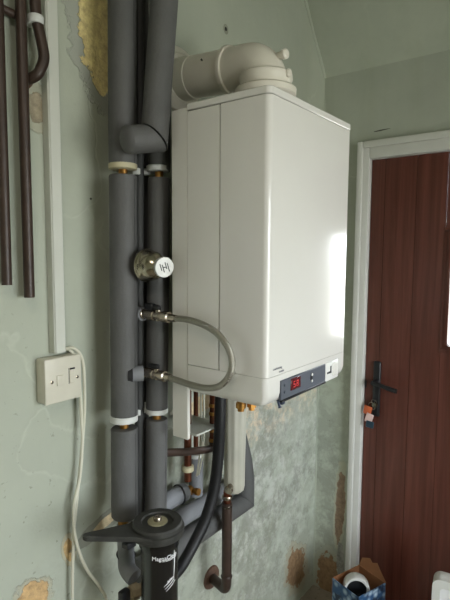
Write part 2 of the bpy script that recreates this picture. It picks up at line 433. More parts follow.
def plank(y_hi, y_lo, z0, z1): box(bm, (DX, y_lo+gaps, z0), (DX+.05, y_hi-gaps, z1))
ys = [dl, .631, py1+.028]
plank(dl, .760, .01, dz1-.05); plank(.760, .631, .01, dz1-.05); plank(.631, .494+.02, .01, dz1-.05)
plank(.514, .35, .01, pz0-.028); plank(.35, .199, .01, pz0-.028)
plank(.514, .35, pz1+.028, dz1-.05); plank(.35, .199, pz1+.028, dz1-.05)
plank(.199, dr, .01, dz1-.05)
box(bm, (DX+.004, .21, .02), (DX+.048, dl-.01, pz0-.03)); box(bm, (DX+.004, .515, pz0-.04), (DX+.048, dl-.01, dz1-.06))
door = struct('door_1', bm, 'door', smooth=True)
bm = nb()                                # glazing bead, stepped
for k, (g, x) in enumerate(((.028, -.006), (.014, -.012))):
    g2 = .0 if k else .012
    box(bm, (DX+x, py0-g, pz0-g), (DX+.04, py1+g, pz0-g2), .003); box(bm, (DX+x, py0-g, pz1+g2), (DX+.04, py1+g, pz1+g), .003)
    box(bm, (DX+x, py0-g, pz0-g2), (DX+.04, py0-g2, pz1+g2), .003); box(bm, (DX+x, py1+g2, pz0-g2), (DX+.04, py1+g, pz1+g2), .003)
obj('glazing_bead', bm, 'door', door)
bm = nb(); box(bm, (DX+.020, py0-.005, pz0-.005), (DX+.026, py1+.005, pz1+.005)); obj('glazing_pane', bm, 'glass', door, False)
bm = nb()
box(bm, (DX-.014, .748, .900), (DX+.001, .780, 1.142), .007, 3); 
hp = obj('handle_plate', bm, 'dark', door)
bm = nb(); lathe(bm, (DX-.010, .764, 1.055), (-1, 0, 0), [(0, .013), (.016, .012), (.02, .010), (.045, .010)])
tube(bm, fillet([(DX-.046, .770, 1.056), (DX-.052, .755, 1.055), (DX-.052, .700, 1.043), (DX-.050, .664, 1.036)], .01), [.0085]*10+[.0095]*8, 14)
obj('door_handle', bm, 'dark', hp)
bm = nb(); lathe(bm, (DX-.012, .764, .955), (-1, 0, 0), [(0, .009), (.006, .008)]); obj('lock_cylinder', bm, 'chrome', hp)
bm = nb(); box(bm, (DX-.003, dl-.008, 1.015), (DX+.004, dl-.001, 1.05), .002); obj('latch_keep', bm, 'dark', door)
# keys hanging in the lock
kx = DX-.026
k = thing('key_bunch', 'bunch of keys with orange, pink and blue tags hanging from the door lock', 'keys', (kx, .772, .955))
bm = nb(); box(bm, (DX-.030, .7622, .942), (DX-.014, .7658, .968), .0012); lathe(bm, (DX-.030, .764, .955), (-1, 0, 0), [(0, .010), (.003, .010)]); obj('key', bm, 'chrome', k)
bm = nb()
ringp = [Vector((kx-.002, .774+.016*math.cos(a), .948+.016*math.sin(a))) for a in [2*PI*i/16 for i in range(17)]]
tube(bm, ringp, .0016, 6, False); ringp = [Vector((kx-.004, .766+.011*math.cos(a), .968+.010*math.sin(a))) for a in [2*PI*i/16 for i in range(17)]]
tube(bm, ringp, .0014, 6, False); obj('key_ring', bm, 'nickel', k)
def slanted(lo, hi, c, ang, bev): return Matrix.Translation(c) @ Matrix.Rotation(ang, 4, 'X') @ Matrix.Translation(-Vector(c))
bm = nb(); box(bm, (kx-.010, .772, .908), (kx-.002, .808, .946), .004, 2, slanted(0, 0, (kx, .79, .935), .2, 0)); obj('key_fob', bm, 'orange', k, label='orange key fob')
bm = nb(); box(bm, (kx-.013, .762, .876), (kx-.009, .794, .916), .0015, 1, slanted(0, 0, (kx, .78, .91), .25, 0)); obj('key_tag', bm, 'pink', k, label='pale pink tag')
bm = nb(); box(bm, (kx-.016, .758, .854), (kx-.010, .792, .884), .002, 1, slanted(0, 0, (kx, .78, .89), .1, 0)); obj('key_tag', bm, 'teal', k, label='dark blue tag')

# ================================================================= BOILER
BX0, BX1, BY0, BY1 = .886, 1.290, .570, .797
ZT, ZS, ZB = 1.944, 1.331, 1.264
b = thing('gas_boiler', 'large white wall-hung gas boiler with red digital display', 'boiler', (1.085, BY1, ZB))
def rbox_poly(x0, x1, y0, y1, r, seg=6):
    """plan outline with rounded front corners (front = y0)"""
    p = [(x0, y1)]
    for k in range(seg+1):
        a = PI+k/seg*PI/2; p.append((x0+r+r*math.cos(a), y0+r+r*math.sin(a)))
    for k in range(seg+1):
        a = 1.5*PI+k/seg*PI/2; p.append((x1-r+r*math.cos(a), y0+r+r*math.sin(a)))
    p.append((x1, y1)); return p
XP = BY0+.130                                # joint between front casing and side panel
bm = nb(); prism(bm, rbox_poly(BX0, BX1, BY0, XP-.0018, .014), 'Z', ZS-.0002, ZT-.017); obj('front_casing', bm, 'enamel', b)
bm = nb(); box(bm, (BX0, XP+.0018, ZS-.0002), (BX1, BY1, ZT-.017), .0015, 1); obj('side_panel', bm, 'enamel_side', b)
bm = nb(); prism(bm, rbox_poly(BX0+.004, BX1-.004, BY0+.004, BY1, .012), 'Z', ZS-.004, ZT-.012); obj('inner_chassis', bm, 'dark', b)
bm = nb(); prism(bm, rbox_poly(BX0-.0015, BX1+.0015, BY0-.0015, BY1, .015), 'Z', ZT-.0155, ZT, .0015, 1); obj('top_cover', bm, 'enamel', b)
# lower fascia: curls under at the front
bm = nb(); rows = []
prof = [(0, ZS-.001), (0, ZB+.026), (.003, ZB+.014), (.009, ZB+.005), (.018, ZB)]
for ins, z in prof:
    rows.append([bm.verts.new((x, y, z)) for x, y in rbox_poly(BX0+ins*.5, BX1-ins*.5, BY0+ins, BY1-ins*.2, .014)])
n = len(rows[0])
for p, q_ in zip(rows, rows[1:]):
    for i in range(n): bm.faces.new((p[i], p[(i+1) % n], q_[(i+1) % n], q_[i]))
bm.faces.new(rows[0]); bm.faces.new(rows[-1][::-1])
fas = obj('lower_fascia', bm, 'enamel', b)
bm = nb(); yF = BY0-.0015
prism(bm, [(.943, 1.316), (1.163, 1.316), (1.163, 1.270), (.943, 1.270)], 'Y', yF-.002, BY0+.004, .0012, 1)
cp = obj('control_panel', bm, 'grey_panel', b)
bm = nb(); box(bm, (.945, yF-.004, 1.2655), (1.163, yF+.003, 1.2715), .001, 1); obj('panel_lip', bm, 'dark', cp)
bm = nb(); box(bm, (.984, yF-.0035, 1.284), (1.030, yF-.0015, 1.312), .001, 1); dsp = obj('display', bm, 'screen', cp)
def seg_digit(bm, ch, x, z, w_, h_):
    S7 = {'5': 'afgcd', '8': 'abcdefg', '0': 'abcdef', '6': 'afgedc'}[ch]; t = .0014; y0_, y1_ = yF-.0042, yF-.0034
    segs = {'a': (0, h_, w_, h_), 'g': (0, h_/2, w_, h_/2), 'd': (0, 0, w_, 0), 'f': (0, h_/2, 0, h_), 'e': (0, 0, 0, h_/2), 'b': (w_, h_/2, w_, h_), 'c': (w_, 0, w_, h_/2)}
    for s_ in S7:
        p = segs[s_]; box(bm, (x+p[0]-t/2, y0_, z+p[1]-t/2), (x+p[2]+t/2, y1_, z+p[3]+t/2))
bm = nb(); seg_digit(bm, '5', .996, 1.291, .007, .013); seg_digit(bm, '8', 1.010, 1.291, .007, .013); obj('display_digits', bm, 'led', dsp)
bm = nb(); prism(bm, [(1.079, 1.296), (1.084, 1.308), (1.089, 1.302), (1.0935, 1.306), (1.090, 1.291), (1.083, 1.289)], 'Y', yF-.0028, yF-.001); obj('panel_symbol', bm, 'dark', cp)
for i in range(2):
    for j in range(2):
        bm = nb(); lathe(bm, (.958+.1*i+.030*(i and 1), yF-.0015, 1.287+.016*j), (0, -1, 0), [(0, .0036), (.0022, .0036), (.003, .0028)], 14); obj('panel_button', bm, 'pale_plastic' if i else 'grey_panel', cp)
bm = nb(); box(bm, (1.164, yF-.0025, 1.268), (1.240, yF+.002, 1.318), .003, 2); bp = obj('badge_panel', bm, 'pale_plastic', b)
bm = nb(); box(bm, (1.204, yF-.004, 1.276), (1.236, yF-.0015, 1.312), .002, 2); obj('cover_flap', bm, 'enamel_side', bp)
bm = nb(); prism(bm, [(1.172, 1.2925), (1.190, 1.2925), (1.190, 1.306), (1.195, 1.306), (1.195, 1.2875), (1.172, 1.2875)], 'Y', yF-.0035, yF-.002); obj('badge', bm, 'dark', bp)
def on_front(x0, z0): return lambda x, y, z: (x0+x, BY0-.0004-z, z0+y)
bm = text_bm('condensing', .0085, on_front(.912, 1.3440)); obj('model_lettering', bm, 'ink', b, False)
bm = text_bm('combi', .0085, on_front(.938, 1.3350)); obj('model_lettering', bm, 'ink', b, False)
# brass tail and drain knob under the boiler
bm = nb(); lathe(bm, (1.215-.07, .70, ZB+.004), (0, 0, -1), [(0, .010), (.018, .010)]); obj('outlet_stub', bm, 'brass', b)
bm = nb()
for x, y in ((.912, .655), (.934, .640)):
    lathe(bm, (x, y, ZB+.003), (0, 0, -1), [(0, .0095), (.010, .0095), (.011, .012), (.022, .012), (.023, .008), (.030, .008)], 6 if x > .92 else 18)
obj('brass_tails', bm, 'brass', b)
bm = nb(); lathe(bm, (.985, .590, ZB+.004), (0, 0, -1), [(0, .004), (.008, .004), (.009, .0075), (.017, .0080), (.020, .005)]); lathe(bm, (.955, .583, ZB+.003), (0, -.4, -1), [(0, .003), (.016, .003), (.017, .004), (.019, .004)])
obj('drain_knob', bm, plain('blue_black_knob', (34, 46, 72), .4), b)
# standoff frame that carries the boiler off the wall
bm = nb(); box(bm, (BX0+.0005, BY1+.001, 1.140), (BX0+.012, .849, 1.937), .002, 1); obj('mounting_frame_side', bm, 'enamel_side', b)
bm = nb(); box(bm, (BX1-.012, BY1+.001, 1.140), (BX1-.0005, .849, 1.937), .002, 1); obj('mounting_frame_side', bm, 'enamel_side', b)
bm = nb(); box(bm, (BX0+.012, BY1+.001, 1.925), (BX1-.012, .849, 1.937), .002, 1); obj('mounting_frame_top', bm, 'enamel_side', b)
bm = nb(); box(bm, (BX1-.10, .848, 1.30), (BX1-.02, WY-.001, 1.90), .002, 1); obj('wall_bracket', bm, 'enamel_side', b)

# ---------------------------------------------------------------- flue
FX, FZ = 1.120, 2.092
f_ = thing('boiler_flue', 'cream plastic flue elbow and duct from boiler top into wall', 'flue', (FX, .735, ZT))
R_ = .0570; EY = .735
bm = nb(); lathe(bm, (FX, EY, ZT+.0005), (0, 0, 1), [(0, .060), (.052, .062), (.058, .074), (.062, .0790), (.076, .0800), (.080, .076), (.081, .068), (.096, .067), (.101, .0700), (.112, .0690), (.116, .064), (.117, .0)], 56); obj('base_adapter', bm, 'flue', f_)
rb = .058; zb_ = ZT+.105; zc_ = FZ-rb; path = [Vector((FX, EY, zb_-.05)), Vector((FX, EY, min(zb_-.03, zc_)))]
for k in range(15):
    a = k/14*PI/2; path.append(Vector((FX, EY+rb-rb*math.cos(a), zc_+rb*math.sin(a))))
path.append(Vector((FX, .850, FZ+.003)))
bm = nb(); tube(bm, path, R_, 44); obj('elbow', bm, 'flue', f_)
dd = (0, 1, .07)
bm = nb(); lathe(bm, (FX, .842, FZ+.002), dd, [(0, R_-.001), (.001, .0625), (.010, .064), (.014, .0625), (.015, R_), (.120, R_), (.205, R_-.001)], 44); obj('duct', bm, 'flue', f_)
bm = nb(); lathe(bm, (FX, .975, FZ+.011), dd, [(0, R_), (.001, .0590), (.030, .0600), (.066, .0600)], 44); obj('duct_sleeve', bm, 'flue', f_)
bm = nb(); lathe(bm, (FX, WY-.001, FZ+.018), (0, -1, 0), [(0, .092), (.006, .092), (.010, .089), (.013, .078), (.024, .068), (.025, .0)], 56); obj('wall_collar', bm, 'flue', f_)
for z, r2, y0_ in ((2.098, .0125, .700), (2.050, .0100, .690)):
    bm = nb(); d_ = Vector((-.15, -.98, 0)).normalized(); c0 = Vector((FX, y0_, z))
    lathe(bm, c0, d_, [(0, r2*.75), (.018, r2*.75), (.019, r2), (.028, r2), (.031, r2*.7)], 20); obj('test_point_cap', bm, 'flue', f_)
bm = nb(); lathe(bm, (FX-.052, .905, 2.118), (-1, 0, .4), [(0, .0025), (.006, .0025)], 8); obj('duct_screw', bm, 'dark', f_)

# ================================================================= LAGGED VERTICAL PIPES
def lag_segment(bm, pts, r, n=28):
    tube(bm, pts, r, n)
def vpipe(name, label, X_t, X_b, Y, zt, zb, r, joints, mat, group=None, rc=.011):
    """vertical pipe: copper core, foam sleeves with gaps at each joint"""
    t = thing(name, label, 'pipe', (X_b, Y, zb), group)
    fx = lambda z: X_b+(X_t-X_b)*(z-zb)/(zt-zb)
    bm = nb(); tube(bm, [(fx(zb-.01), Y, zb-.01), (fx(zt), Y, zt)], rc, 16); obj('copper_core', bm, 'brass', t)
    z1 = zt
    for (g1, g0) in joints+[(zb, None)]:
        bm = nb(); zz = [g1+(z1-g1)*k/6 for k in range(7)]
        rr = [r*(1+.012*math.sin(k*1.9+g1*7)) for k in range(7)]
        pts = [Vector((fx(z), Y, z)) for z in zz]
        pts = [pts[0]]+[pts[0]+Vector((0, 0, .003))]+pts[1:-1]+[pts[-1]-Vector((0, 0, .003)), pts[-1]]
        rr = [r*.93]+[r]+rr[1:-1]+[r]+[r*.93]
        tube(bm, pts, rr, 32); s_ = obj('insulation_sleeve', bm, mat, t)
        # slit along the sleeve
        bm = nb(); a = math.radians(-78)
        tube(bm, [(fx(z)+math.cos(a)*r*.995, Y+math.sin(a)*r*.995, z) for z in (g1+.01, z1-.01)], .0006, 5); obj('sleeve_slit', bm, 'seam', s_)
        if g0 is None: break
        z1 = g0
    return t
pA = vpipe('lagged_pipe', 'thick grey foam-lagged pipe running full height, left of the pair', .834, .814, .950, 2.88, .925, .0340, [(1.803, 1.787), (1.180, 1.158)], 'foam', )
pC = vpipe('lagged_pipe', 'grey foam-lagged pipe running close beside the boiler mounting frame', .9360, .8900, .915, 2.88, .885, .0285, [(1.805, 1.788), (1.185, 1.168)], 'foam')
# slim dark tubes between the two
t = thing('slim_tube', 'slim dark tube in the gap between the two thick lagged pipes', 'pipe', (.869, .955, .89))
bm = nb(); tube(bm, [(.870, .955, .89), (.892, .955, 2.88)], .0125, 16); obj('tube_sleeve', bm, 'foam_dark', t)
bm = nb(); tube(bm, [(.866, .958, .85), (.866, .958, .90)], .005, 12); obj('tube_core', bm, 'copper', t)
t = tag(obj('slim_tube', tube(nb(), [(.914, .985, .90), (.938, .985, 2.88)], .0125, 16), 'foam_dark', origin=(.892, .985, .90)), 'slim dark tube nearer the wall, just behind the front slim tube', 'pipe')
# front lagged drop that elbows back into the wall pipes
t = thing('lagged_pipe', 'front grey foam-lagged pipe ending in a mitred elbow above pipe clips', 'pipe', (.8475, .866, 1.835))
top = Vector((.932, .838, 2.88)); elb = Vector((.8475, .866, 1.868)); bk = Vector((.782, .884, 1.856))
dv = (top-elb).normalized(); dh = (bk-elb).normalized(); bis = (dv+dh).normalized()
def mitred(start, d, elb, nrm, r, n=32, swap=False):
    """sleeve from start towards the elbow, cut on the mitre plane"""
    bm = nb(); x = d.cross(Vector((.1, 1, .3))).normalized(); y = d.cross(x); A = []; B = []
    nn = nrm.normalized()
    for k in range(n):
        off = x*math.cos(2*PI*k/n)*r+y*math.sin(2*PI*k/n)*r
        A.append(bm.verts.new(start+off)); p = elb+off; tt = -((p-elb).dot(nn))/d.dot(nn); B.append(bm.verts.new(p+d*tt))
    for k in range(n): bm.faces.new((A[k], A[(k+1) % n], B[(k+1) % n], B[k]))
    bm.faces.new(A[::-1]); bm.faces.new(B); return bm
mn = (dv-dh)
obj('insulation_sleeve', mitred(top, dv, elb+dv*.002, mn, .0325), 'foam', t)
bm = mitred(bk, dh, elb+dh*.004, mn, .0320); lathe(bm, bk-dh*.0005, dh, [(0, .032), (.006, .029), (.011, .022), (.013, .0)], 32); obj('insulation_sleeve', bm, 'foam', t)
bm = nb(); tube(bm, fillet([top-dv*.01, elb, bk-dh*.002], .02), .022, 14); obj('copper_core', bm, 'seam', t)

# white clips at the joints
def clip(label, X, Y, Z, r, h, mat, wallward=True, group=None):
    t = thing('pipe_clip', label, 'pipe clip', (X, Y, Z), group)
    bm = nb(); lathe(bm, (X, Y, Z-h/2), (0, 0, 1), [(0, r-.002), (.0015, r), (h-.0015, r), (h, r-.002)], 28); obj('clip_ring', bm, mat, t)
    if X < .86: return t
    bm = nb(); box(bm, (X+r*.2, Y+r*.8, Z-h/2), (X+r*.2+.016, WY-.001, Z+h/2), .002, 1); obj('clip_foot', bm, mat, t)
    return t
clip('yellowed nylon clip round the left thick pipe at its upper joint', .823, .950, 1.808, .0345, .014, 'clip_old').scale = (1, 1, 1)
clip('white nylon clip round the pipe by the mounting frame at its upper joint', .906, .915, 1.811, .0285, .014, 'clip')
clip('white nylon clip round the left thick pipe at its lower joint', .8155, .950, 1.1845, .0352, .017, 'clip')
clip('white nylon clip round the pipe by the mounting frame at its lower joint', .8968, .915, 1.1905, .0292, .014, 'clip')
for z, lab in ((1.803, 'small white clip on the slim tubes between the upper pipe joints'), (1.185, 'small white clip on the slim tubes between the lower pipe joints')):
    t = thing('pipe_clip', lab, 'pipe clip', (.874, .958, z))
    bm = nb(); xo = .866+.009*(z-.89); lathe(bm, (xo, .958, z-.008), (0, 0, 1), [(0, .0125), (.0015, .0138), (.0145, .0138), (.016, .0125)], 20); obj('clip_ring', bm, 'clip', t)
    bm = nb(); box(bm, (xo+.009, .945, z-.005), (xo+.036, .962, z+.008), .002, 1); obj('clip_link', bm, 'clip', t)

# ================================================================= CHROME VALVE HEAD, FILLING LOOP
gx, gz = .847, 1.572
t = thing('relief_valve', 'round chrome dome valve with white lettered cap between pipes', 'valve', (gx, .955, gz))
ax = Vector((-.05, -1, -.05)).normalized(); g0 = Vector((gx, .930, gz))
bm = nb(); lathe(bm, g0, ax, [(0, .014), (.032, .014), (.033, .039), (.038, .0410), (.043, .039), (.045, .0375), (.054, .0370), (.066, .0340), (.076, .0285), (.083, .0215), (.087, .0165), (.098, .0160)], 40)
obj('valve_body', bm, 'chrome', t)
axc = Vector((-.35, -1, -.08)).normalized(); cbase = g0+ax*.094
bm = nb(); lathe(bm, cbase, axc, [(0, .0215), (.001, .0245), (.009, .0245), (.0105, .0232)], 36); capo = obj('valve_cap', bm, 'capgrey', t, label='white cap face with dark marks')
fx_ = axc.cross(Vector((0, 0, 1))).normalized(); fy_ = fx_.cross(axc)
bm = nb(); fc = cbase+axc*.0108
for (cx, cy, w_, h_) in ((-.0095, 0, .0022, .020), (-.003, .004, .0022, .016), (.0035, -.003, .0022, .018), (.0100, 0, .0022, .016), (0, .0, .010, .0022)):
    t2 = bmesh.new(); bmesh.ops.create_cube(t2, size=1)
    for v in t2.verts: v.co = fc+fx_*(cx+v.co.x*w_*1.0+ (v.co.y*h_)*.35)+fy_*(cy+v.co.y*h_)+axc*(v.co.z*.0012)
    me = bpy.data.meshes.new('t'); t2.to_mesh(me); t2.free(); bm.from_mesh(me); bpy.data.meshes.remove(me)
obj('cap_marking', bm, 'dark', capo, False)

LX = .856
t = thing('filling_loop', 'braided steel filling loop hose with two nickel isolating valves', 'hose', (LX, .94, 1.30))
pts = [(LX, .806, 1.4455), (LX-.001, .770, 1.446), (LX-.003, .724, 1.440), (LX-.005, .678, 1.424), (LX-.006, .646, 1.395), (LX-.006, .635, 1.362), (LX-.006, .645, 1.330), (LX-.005, .672, 1.305), (LX-.003, .712, 1.294), (LX-.001, .756, 1.293), (LX, .798, 1.296), (LX, .832, 1.299)]
bm = nb(); tube(bm, smooth_path(pts, 8), .0077, 16); obj('braided_hose', bm, 'braid', t)
def isolator(zc, y0, y1, tilt):
    a = Vector((LX+.001, y0, zc+tilt)); d = (Vector((LX, y1, zc))-a); L = d.length; d.normalize()
    bm = nb(); lathe(bm, a, d, [(0, .0125), (L*.10, .0125), (L*.11, .0100), (L*.22, .0100), (L*.23, .0135), (L*.40, .0135), (L*.42, .0110), (L*.62, .0110), (L*.64, .0135), (L*.80, .0135), (L*.82, .0095), (L, .0088)], 12)
    mid = a+d*(L*.50)
    lathe(bm, mid, (0, 0, 1), [(-.012, .006), (0, .008), (.015, .0075), (.016, .006)], 14)
    v_ = obj('isolating_valve', bm, 'nickel', t)
    bm = nb(); h = mid+Vector((0, 0, .016)); box(bm, (h.x-.006, h.y-.006, h.z-.001), (h.x+.006, h.y+.026, h.z+.010), .002, 1); obj('valve_lever', bm, 'dark', v_)
isolator(1.4455, .928, .806, .002)
isolator(1.299, .920, .826, .000)
bm = nb(); tube(bm, [(LX+.003, .968, 1.447), (LX+.001, .920, 1.447)], .0175, 20); obj('lagged_branch', bm, 'foam_pale', t)
bm = nb(); tube(bm, [(.822, .928, 1.299), (.846, .912, 1.299)], .0195, 20); obj('lagged_branch', bm, 'foam_pale', t)
bm = nb(); tube(bm, [(.8135, .934, 1.299), (.8235, .927, 1.299)], .0215, 20); obj('branch_socket', bm, 'seam', t)
bm = nb(); box(bm, (LX-.008, .880, 1.4595), (LX+.008, .908, 1.476), .002, 1); obj('valve_lever', bm, 'dark', t)

# ================================================================= LEFT: OLD PIPES, TRUNKING, SPUR, FLEX
t = tag(obj('capped_pipe', tube(nb(), [(.557, 1.020, 1.530), (.562, 1.020, 2.88)], .0108, 18), 'copper_old', origin=(.559, 1.02, 1.53)), 'leftmost cut brown pipe running up the wall at photo edge', 'pipe')
t = tag(obj('capped_pipe', tube(nb(), [(.606, 1.016, 1.500), (.607, 1.016, 2.88)], .0115, 18), 'copper_old', origin=(.606, 1.016, 1.5)), 'second cut brown pipe, the longer one reaching lowest', 'pipe')
t = thing('elbow_pipe', 'short brown pipe bending into the wall under a white clip', 'pipe', (.655, 1.02, 1.95))
bm = nb(); tube(bm, fillet([(.638, 1.012, 2.88), (.638, 1.012, 2.11), (.650, 1.008, 2.05), (.654, 1.006, 2.02), (.640, 1.012, 1.985), (.630, 1.028, 1.977), (.628, 1.045, 1.977)], .03), .0118, 18); obj('bent_pipe', bm, 'copper_old', t)
bm = nb(); lathe(bm, (.628, WY-.001, 1.977), (0, -1, 0), [(0, .018), (.006, .017), (.010, .013)], 20); obj('wall_plug', bm, 'rust', t)
t = thing('pipe_clip', 'white clip on the short bending pipe at top left', 'pipe clip', (.652, 1.01, 2.092))
bm = nb(); lathe(bm, (.638, 1.012, 2.090), (0, 0, 1), [(0, .0155), (.002, .017), (.015, .017), (.017, .0155)], 22); obj('clip_ring', bm, 'clip', t)
bm = nb(); box(bm, (.628, 1.020, 2.092), (.648, WY-.001, 2.104), .002, 1); obj('clip_foot', bm, 'clip', t)
bm = nb(); tube(bm, [(.545, 1.030, 2.105), (.606, 1.030, 2.100)], .009, 14); tag(obj('pipe_bridge', bm, 'copper_old', origin=(.58, 1.03, 2.1)), 'short dark cross pipe joining the two cut pipes at top left', 'pipe')
t = thing('cable_trunking', 'white plastic cable trunking running up from the switch', 'trunking', (.695, WY, 1.355))
bm = nb(); prism(bm, [(.670, WY-.001), (.670, WY-.022), (.672, WY-.024), (.699, WY-.024), (.701, WY-.022), (.701, WY-.001)], 'Z', 1.362, 2.88); obj('trunking_body', bm, 'pvc', t)
bm = nb(); prism(bm, [(.6725, WY-.0235), (.6725, WY-.0262), (.6985, WY-.0262), (.6985, WY-.0235)], 'Z', 1.362, 2.88, .0008, 1); obj('trunking_lid', bm, 'pvc', t)
# fused spur
sx0, sx1, sz0, sz1 = .633, .731, 1.248, 1.354; yf = WY-.040
t = thing('switch_box', 'cream fused switch box on the wall under white trunking', 'switch', (.688, WY, 1.252))
bm = nb(); box(bm, (sx0, yf+.006, sz0), (sx1, WY-.001, sz1), .005, 3); obj('back_box', bm, 'switch', t)
bm = nb(); box(bm, (sx0-.0005, yf, sz0-.0005), (sx1+.0005, yf+.0085, sz1+.0005), .003, 3); fp = obj('face_plate', bm, 'switch', t)
bm = nb(); box(bm, (.6620, yf-.0035, 1.288), (.6805, yf+.001, 1.313), .002, 2); obj('rocker_switch', bm, 'switch', fp)
bm = nb(); box(bm, (.6965, yf-.0025, 1.288), (.7120, yf+.001, 1.325), .0015, 1); fh = obj('fuse_holder', bm, 'switch', fp)
bm = nb(); box(bm, (.6975, yf-.0030, 1.3215), (.7110, yf-.002, 1.3255)); box(bm, (.6952, yf-.0006, 1.287), (.6962, yf+.0006, 1.325)); obj('fuse_mark', bm, 'dark', fh)
for x in (.6500, .7190):
    bm = nb(); lathe(bm, (x, yf+.0005, 1.300), (0, -1, 0), [(0, .0040), (.0012, .0040), (.0018, .0028)], 14); obj('plate_screw', bm, 'nickel', fp)
# flexes
fl = smooth_path([(.700, 1.030, 1.366), (.716, 1.018, 1.370), (.732, 1.010, 1.352), (.741, 1.010, 1.318), (.744, 1.012, 1.26), (.7435, 1.014, 1.20), (.7365, 1.018, 1.11), (.727, 1.022, 1.02), (.719, 1.022, .965), (.712, 1.024, .905), (.708, 1.024, .845), (.704, 1.024, .77), (.702, 1.024, .62), (.705, 1.022, .40), (.72, 1.02, .2), (.74, 1.0, .012)], 8)
tag(obj('power_flex', tube(nb(), fl, .0040, 12), 'cable', origin=(.74, 1.0, .01)), 'cream cable from switch box hanging nearly straight to bottom edge', 'cable')
fl = smooth_path([(.702, 1.036, 1.368), (.712, 1.030, 1.366), (.724, 1.024, 1.35), (.731, 1.018, 1.31), (.735, 1.018, 1.26), (.7375, 1.018, 1.19), (.7375, 1.016, 1.13), (.727, 1.016, 1.04), (.709, 1.014, .985), (.704, 1.013, .94), (.7075, 1.011, .89), (.722, 1.011, .835), (.742, 1.010, .785), (.778, 1.008, .72), (.80, 1.008, .65), (.81, 1.01, .4), (.80, 1.0, .012)], 8)
tag(obj('power_flex', tube(nb(), fl, .0040, 12), 'cable', origin=(.80, 1.0, .01)), 'cream cable from switch box swinging right towards the bottom edge', 'cable')

# ================================================================= PIPEWORK BELOW THE BOILER
PY = .998
def run(label, z, x0, x1, r, mat='foam', vert=None):
    t = thing('lagged_pipe', label, 'pipe', (x0, PY, z))
    if vert:
        dx_ = Vector((-1, 0, 0)); dz_ = Vector((0, 0, 1)); e_ = Vector((x1, PY, z)); nrm = dx_-dz_
        obj('insulation_sleeve', mitred(Vector((x0, PY, z)), dx_, e_+dx_*.001, nrm, r), mat, t)
        obj('insulation_sleeve', mitred(Vector((x1, PY, vert)), dz_, e_+dz_*.001, nrm, r), mat, t)
    else:
        bm = nb(); tube(bm, [(x0, PY, z), (x0+.003, PY, z), (x1-.003, PY, z), (x1, PY, z)], [r*.95, r, r, r*.95], 28); obj('insulation_sleeve', bm, mat, t)
    return t
run('topmost horizontal grey lagged pipe, short, ending at the brass valve', .866, .915, 1.095, .0270, 'foam_pale')
t = run('middle horizontal grey lagged pipe passing behind the white trap', .788, .975, 1.365, .0270, 'foam_pale')
t = run('lowest and thickest grey lagged pipe with mitred elbow turning up', .706, .900, 1.418, .0350, 'foam', vert=.800)
bm = nb(); tube(bm, [(1.4175, PY, .798), (1.415, PY, .86), (1.405, PY, .94), (1.402, PY, .968)], [.0345, .028, .016, .010], 24); obj('sleeve_tip', bm, 'foam', t)
# insulated riser with white top and brass valve
t = thing('lagged_riser', 'short grey lagged riser with white-taped top beside copper pipes', 'pipe', (1.128, PY, .83))
bm = nb(); tube(bm, [(1.148, PY, .835), (1.148, PY, .960)], .0225, 24); obj('insulation_sleeve', bm, 'foam_pale', t)
bm = nb(); lathe(bm, (1.148, PY, .960), (0, 0, 1), [(0, .0220), (.010, .0215), (.012, .014)], 20); obj('white_tape', bm, 'clip', t)
bm = nb(); tube(bm, [(1.148, PY, .95), (1.148, PY, 1.25)], .0075, 14); obj('copper_core', bm, 'copper', t)
t = thing('brass_valve', 'small brass valve at the end of the topmost lagged pipe', 'valve', (1.105, PY-.02, .854))
bm = nb(); lathe(bm, (1.096, PY, .864), (1, -.1, -.1), [(0, .011), (.010, .011), (.011, .015), (.026, .015), (.027, .010), (.045, .010), (.046, .013), (.058, .013)], 8); obj('valve_body', bm, 'brass', t)
bm = nb(); lathe(bm, (1.120, PY-.008, .862), (0, -1, .1), [(0, .008), (.018, .008), (.019, .011), (.028, .011)], 12); obj('valve_spindle', bm, 'brass', t)
bm = nb(); tube(bm, [(1.070+.0275*math.sin(a)*0+.004*math.cos(a), PY+.0285*math.cos(a), .866+.0285*math.sin(a)) for a in [2*PI*i/20 for i in range(21)]], .003, 8); obj('cable_tie', bm, 'dark', t)
# copper drops
t = thing('copper_pipe', 'dark copper pipe with white clip dropping left of the bracket plate', 'pipe', (1.062, .955, .93))
bm = nb(); tube(bm, [(1.062, .955, .925), (1.062, .955, 1.30)], .0112, 16); obj('pipe_tube', bm, 'copper', t)
bm = nb(); lathe(bm, (1.062, .955, .955), (0, 0, 1), [(0, .0145), (.002, .018), (.016, .018), (.018, .0145)], 20); obj('clip_ring', bm, 'clip_old', t)
t = thing('copper_pipe', 'bright copper pipe beside the black hose, through the bracket plate', 'pipe', (1.12, .90, .95))
bm = nb(); tube(bm, [(1.112, .900, 1.26), (1.112, .900, 1.035)], .0100, 16); obj('pipe_tube', bm, 'copper', t)
bm = nb(); tube(bm, fillet([(1.112, .900, 1.045), (1.112, .900, 1.025), (1.09, .903, 1.025), (1.00, .910, 1.045), (.918, .915, 1.068)], .014), .0108, 16); obj('pipe_branch', bm, 'copper_old', t, label='dark brown side branch')
for z in (1.150, 1.125, 1.075, 1.045):
    bm = nb(); lathe(bm, (1.112, .900, z), (0, 0, 1), [(0, .0125), (.010, .0125)], 6 if z > 1.07 else 18); obj('compression_nut', bm, 'brass', t)
bm = nb(); prism(bm, [(1.01, .875), (1.115, .875), (1.13, .89), (1.13, WY-.001), (1.01, WY-.001)], 'Z', 1.094, 1.100, .001, 1)
